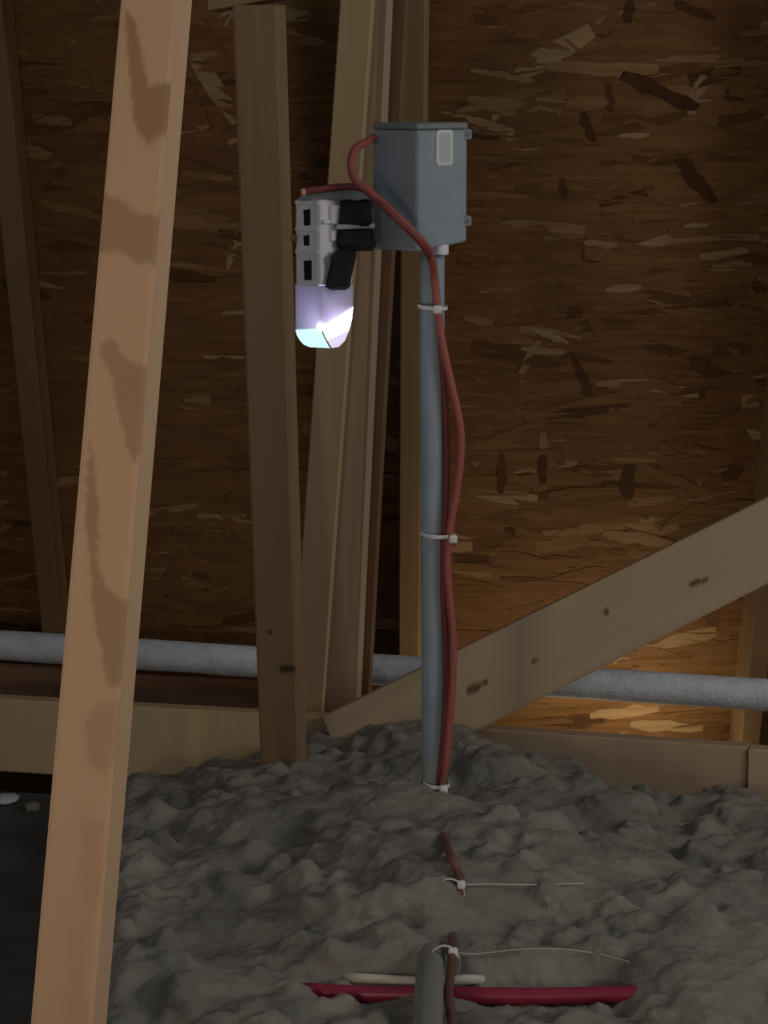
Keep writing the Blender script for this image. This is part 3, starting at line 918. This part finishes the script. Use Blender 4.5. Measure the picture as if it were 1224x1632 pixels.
bm = bmesh.new(); cyl(bm, P(486, 306, YL - .0045), P(480, 307, YL - .006), .0058, 10); bevel(bm, .001)
tag(link('cable_end', bm, M['pine_bright'], c2), 'pale cut end of the cable')

# ------------------------------------------------------------------ red pipe and cream cable crossing under the conduit
bm = bmesh.new()
zc = P(760, 1587, 3.49).z
pp = [Vector((P(440, 1580, 3.53).x, 3.53, zc - .03)), P(480, 1581, 3.515), P(560, 1584, 3.50), P(700, 1586, 3.49), P(860, 1588, 3.48), P(1030, 1587, 3.475), Vector((P(1090, 1590, 3.47).x, 3.47, zc - .02))]
tube(bm, catmull(pp, 8), 0.0112, 18)
tag(link('plastic_pipe', bm, M['pex'], smooth=True, origin=P(760, 1587, 3.49)), 'crimson plastic pipe half buried in insulation at the bottom', 'pipe')
bm = bmesh.new()
cpt = [P(535, 1562, 3.60), P(566, 1559, 3.530), P(620, 1562, 3.525), P(690, 1565, 3.52), P(752, 1561, 3.530), P(790, 1566, 3.60)]
tube(bm, catmull(cpt, 8), 0.0068, 10)
tag(link('cable', bm, M['cream'], smooth=True, origin=cpt[2]), 'cream cable lying just behind the crimson pipe', 'cable')

# ------------------------------------------------------------------ zip ties
def tie(px, py, Y, cx, cy_, a, b, axis, label, tail=None, hr=0.0070):
    c = P(px, py, Y)
    t = empty('zip_tie', c, label, 'zip tie', 'white zip ties on the conduit')
    cc = P(cx, cy_, Y)
    bm = bmesh.new(); n = 28; W = 0.0028
    rings = []
    for i in range(n):
        th = 2 * math.pi * i / n
        if axis == 'z': p = Vector((cc.x + math.cos(th) * a, 4.213 + math.sin(th) * b, cc.z + math.cos(th) * -.0015)); w = Vector((0, 0, W))
        else: p = Vector((cc.x + math.cos(th) * a, cc.y, cc.z - b * .6 + math.sin(th) * b)); w = Vector((0, W, 0))
        o = Vector((math.cos(th), math.sin(th), 0)) if axis == 'z' else Vector((math.cos(th), 0, math.sin(th)))
        rings.append([bm.verts.new(p + w), bm.verts.new(p - w), bm.verts.new(p - w + o * .0012), bm.verts.new(p + w + o * .0012)])
    for i in range(n):
        A, B = rings[i], rings[(i + 1) % n]
        for k2 in range(4): bm.faces.new((A[k2], A[(k2 + 1) % 4], B[(k2 + 1) % 4], B[k2]))
    bmesh.ops.recalc_face_normals(bm, faces=bm.faces[:])
    link('strap', bm, M['tie'], t, origin=c)
    bm = bmesh.new(); bmesh.ops.create_cube(bm, size=2 * hr * .9, matrix=Matrix.Translation(c)); bmesh.ops.bevel(bm, geom=bm.edges[:], offset=hr * .4, segments=2, affect='EDGES', profile=.5)
    link('head', bm, M['tie'], t, smooth=True, origin=c)
    if tail:
        bm = bmesh.new(); tube(bm, catmull([c] + tail, 8), 0.0010, 6)
        link('tail', bm, M['wire'], t, origin=c)
    return t


tie(697, 493, 4.178, 690, 492, .0215, .030, 'z', 'white zip tie highest on the conduit, just below the junction box')
tie(722, 859, 4.178, 698, 857, .0255, .028, 'z', 'white zip tie halfway down the conduit, its round head at the right')
tie(707, 1258, 4.178, 696, 1257, .020, .028, 'z', 'white zip tie where the conduit enters the insulation')
h4 = on(735, 1410, .018)
tie(735, 1410, h4.y, 716, 1411, .020, .022, 'y', 'white zip tie on the buried stretch of red cable among grey lumps',
    [on(780, 1409, .012), on(850, 1410, .013), on(930, 1408, .010)], .0062)
tie(722, 1518, 3.535, 708, 1519, .020, .024, 'y', 'white zip tie with a long thin tail above the crimson pipe',
    [on(760, 1520, .012), on(830, 1513, .014), on(900, 1513, .017), on(960, 1522, .018), on(1003, 1533, .010)], .0068)
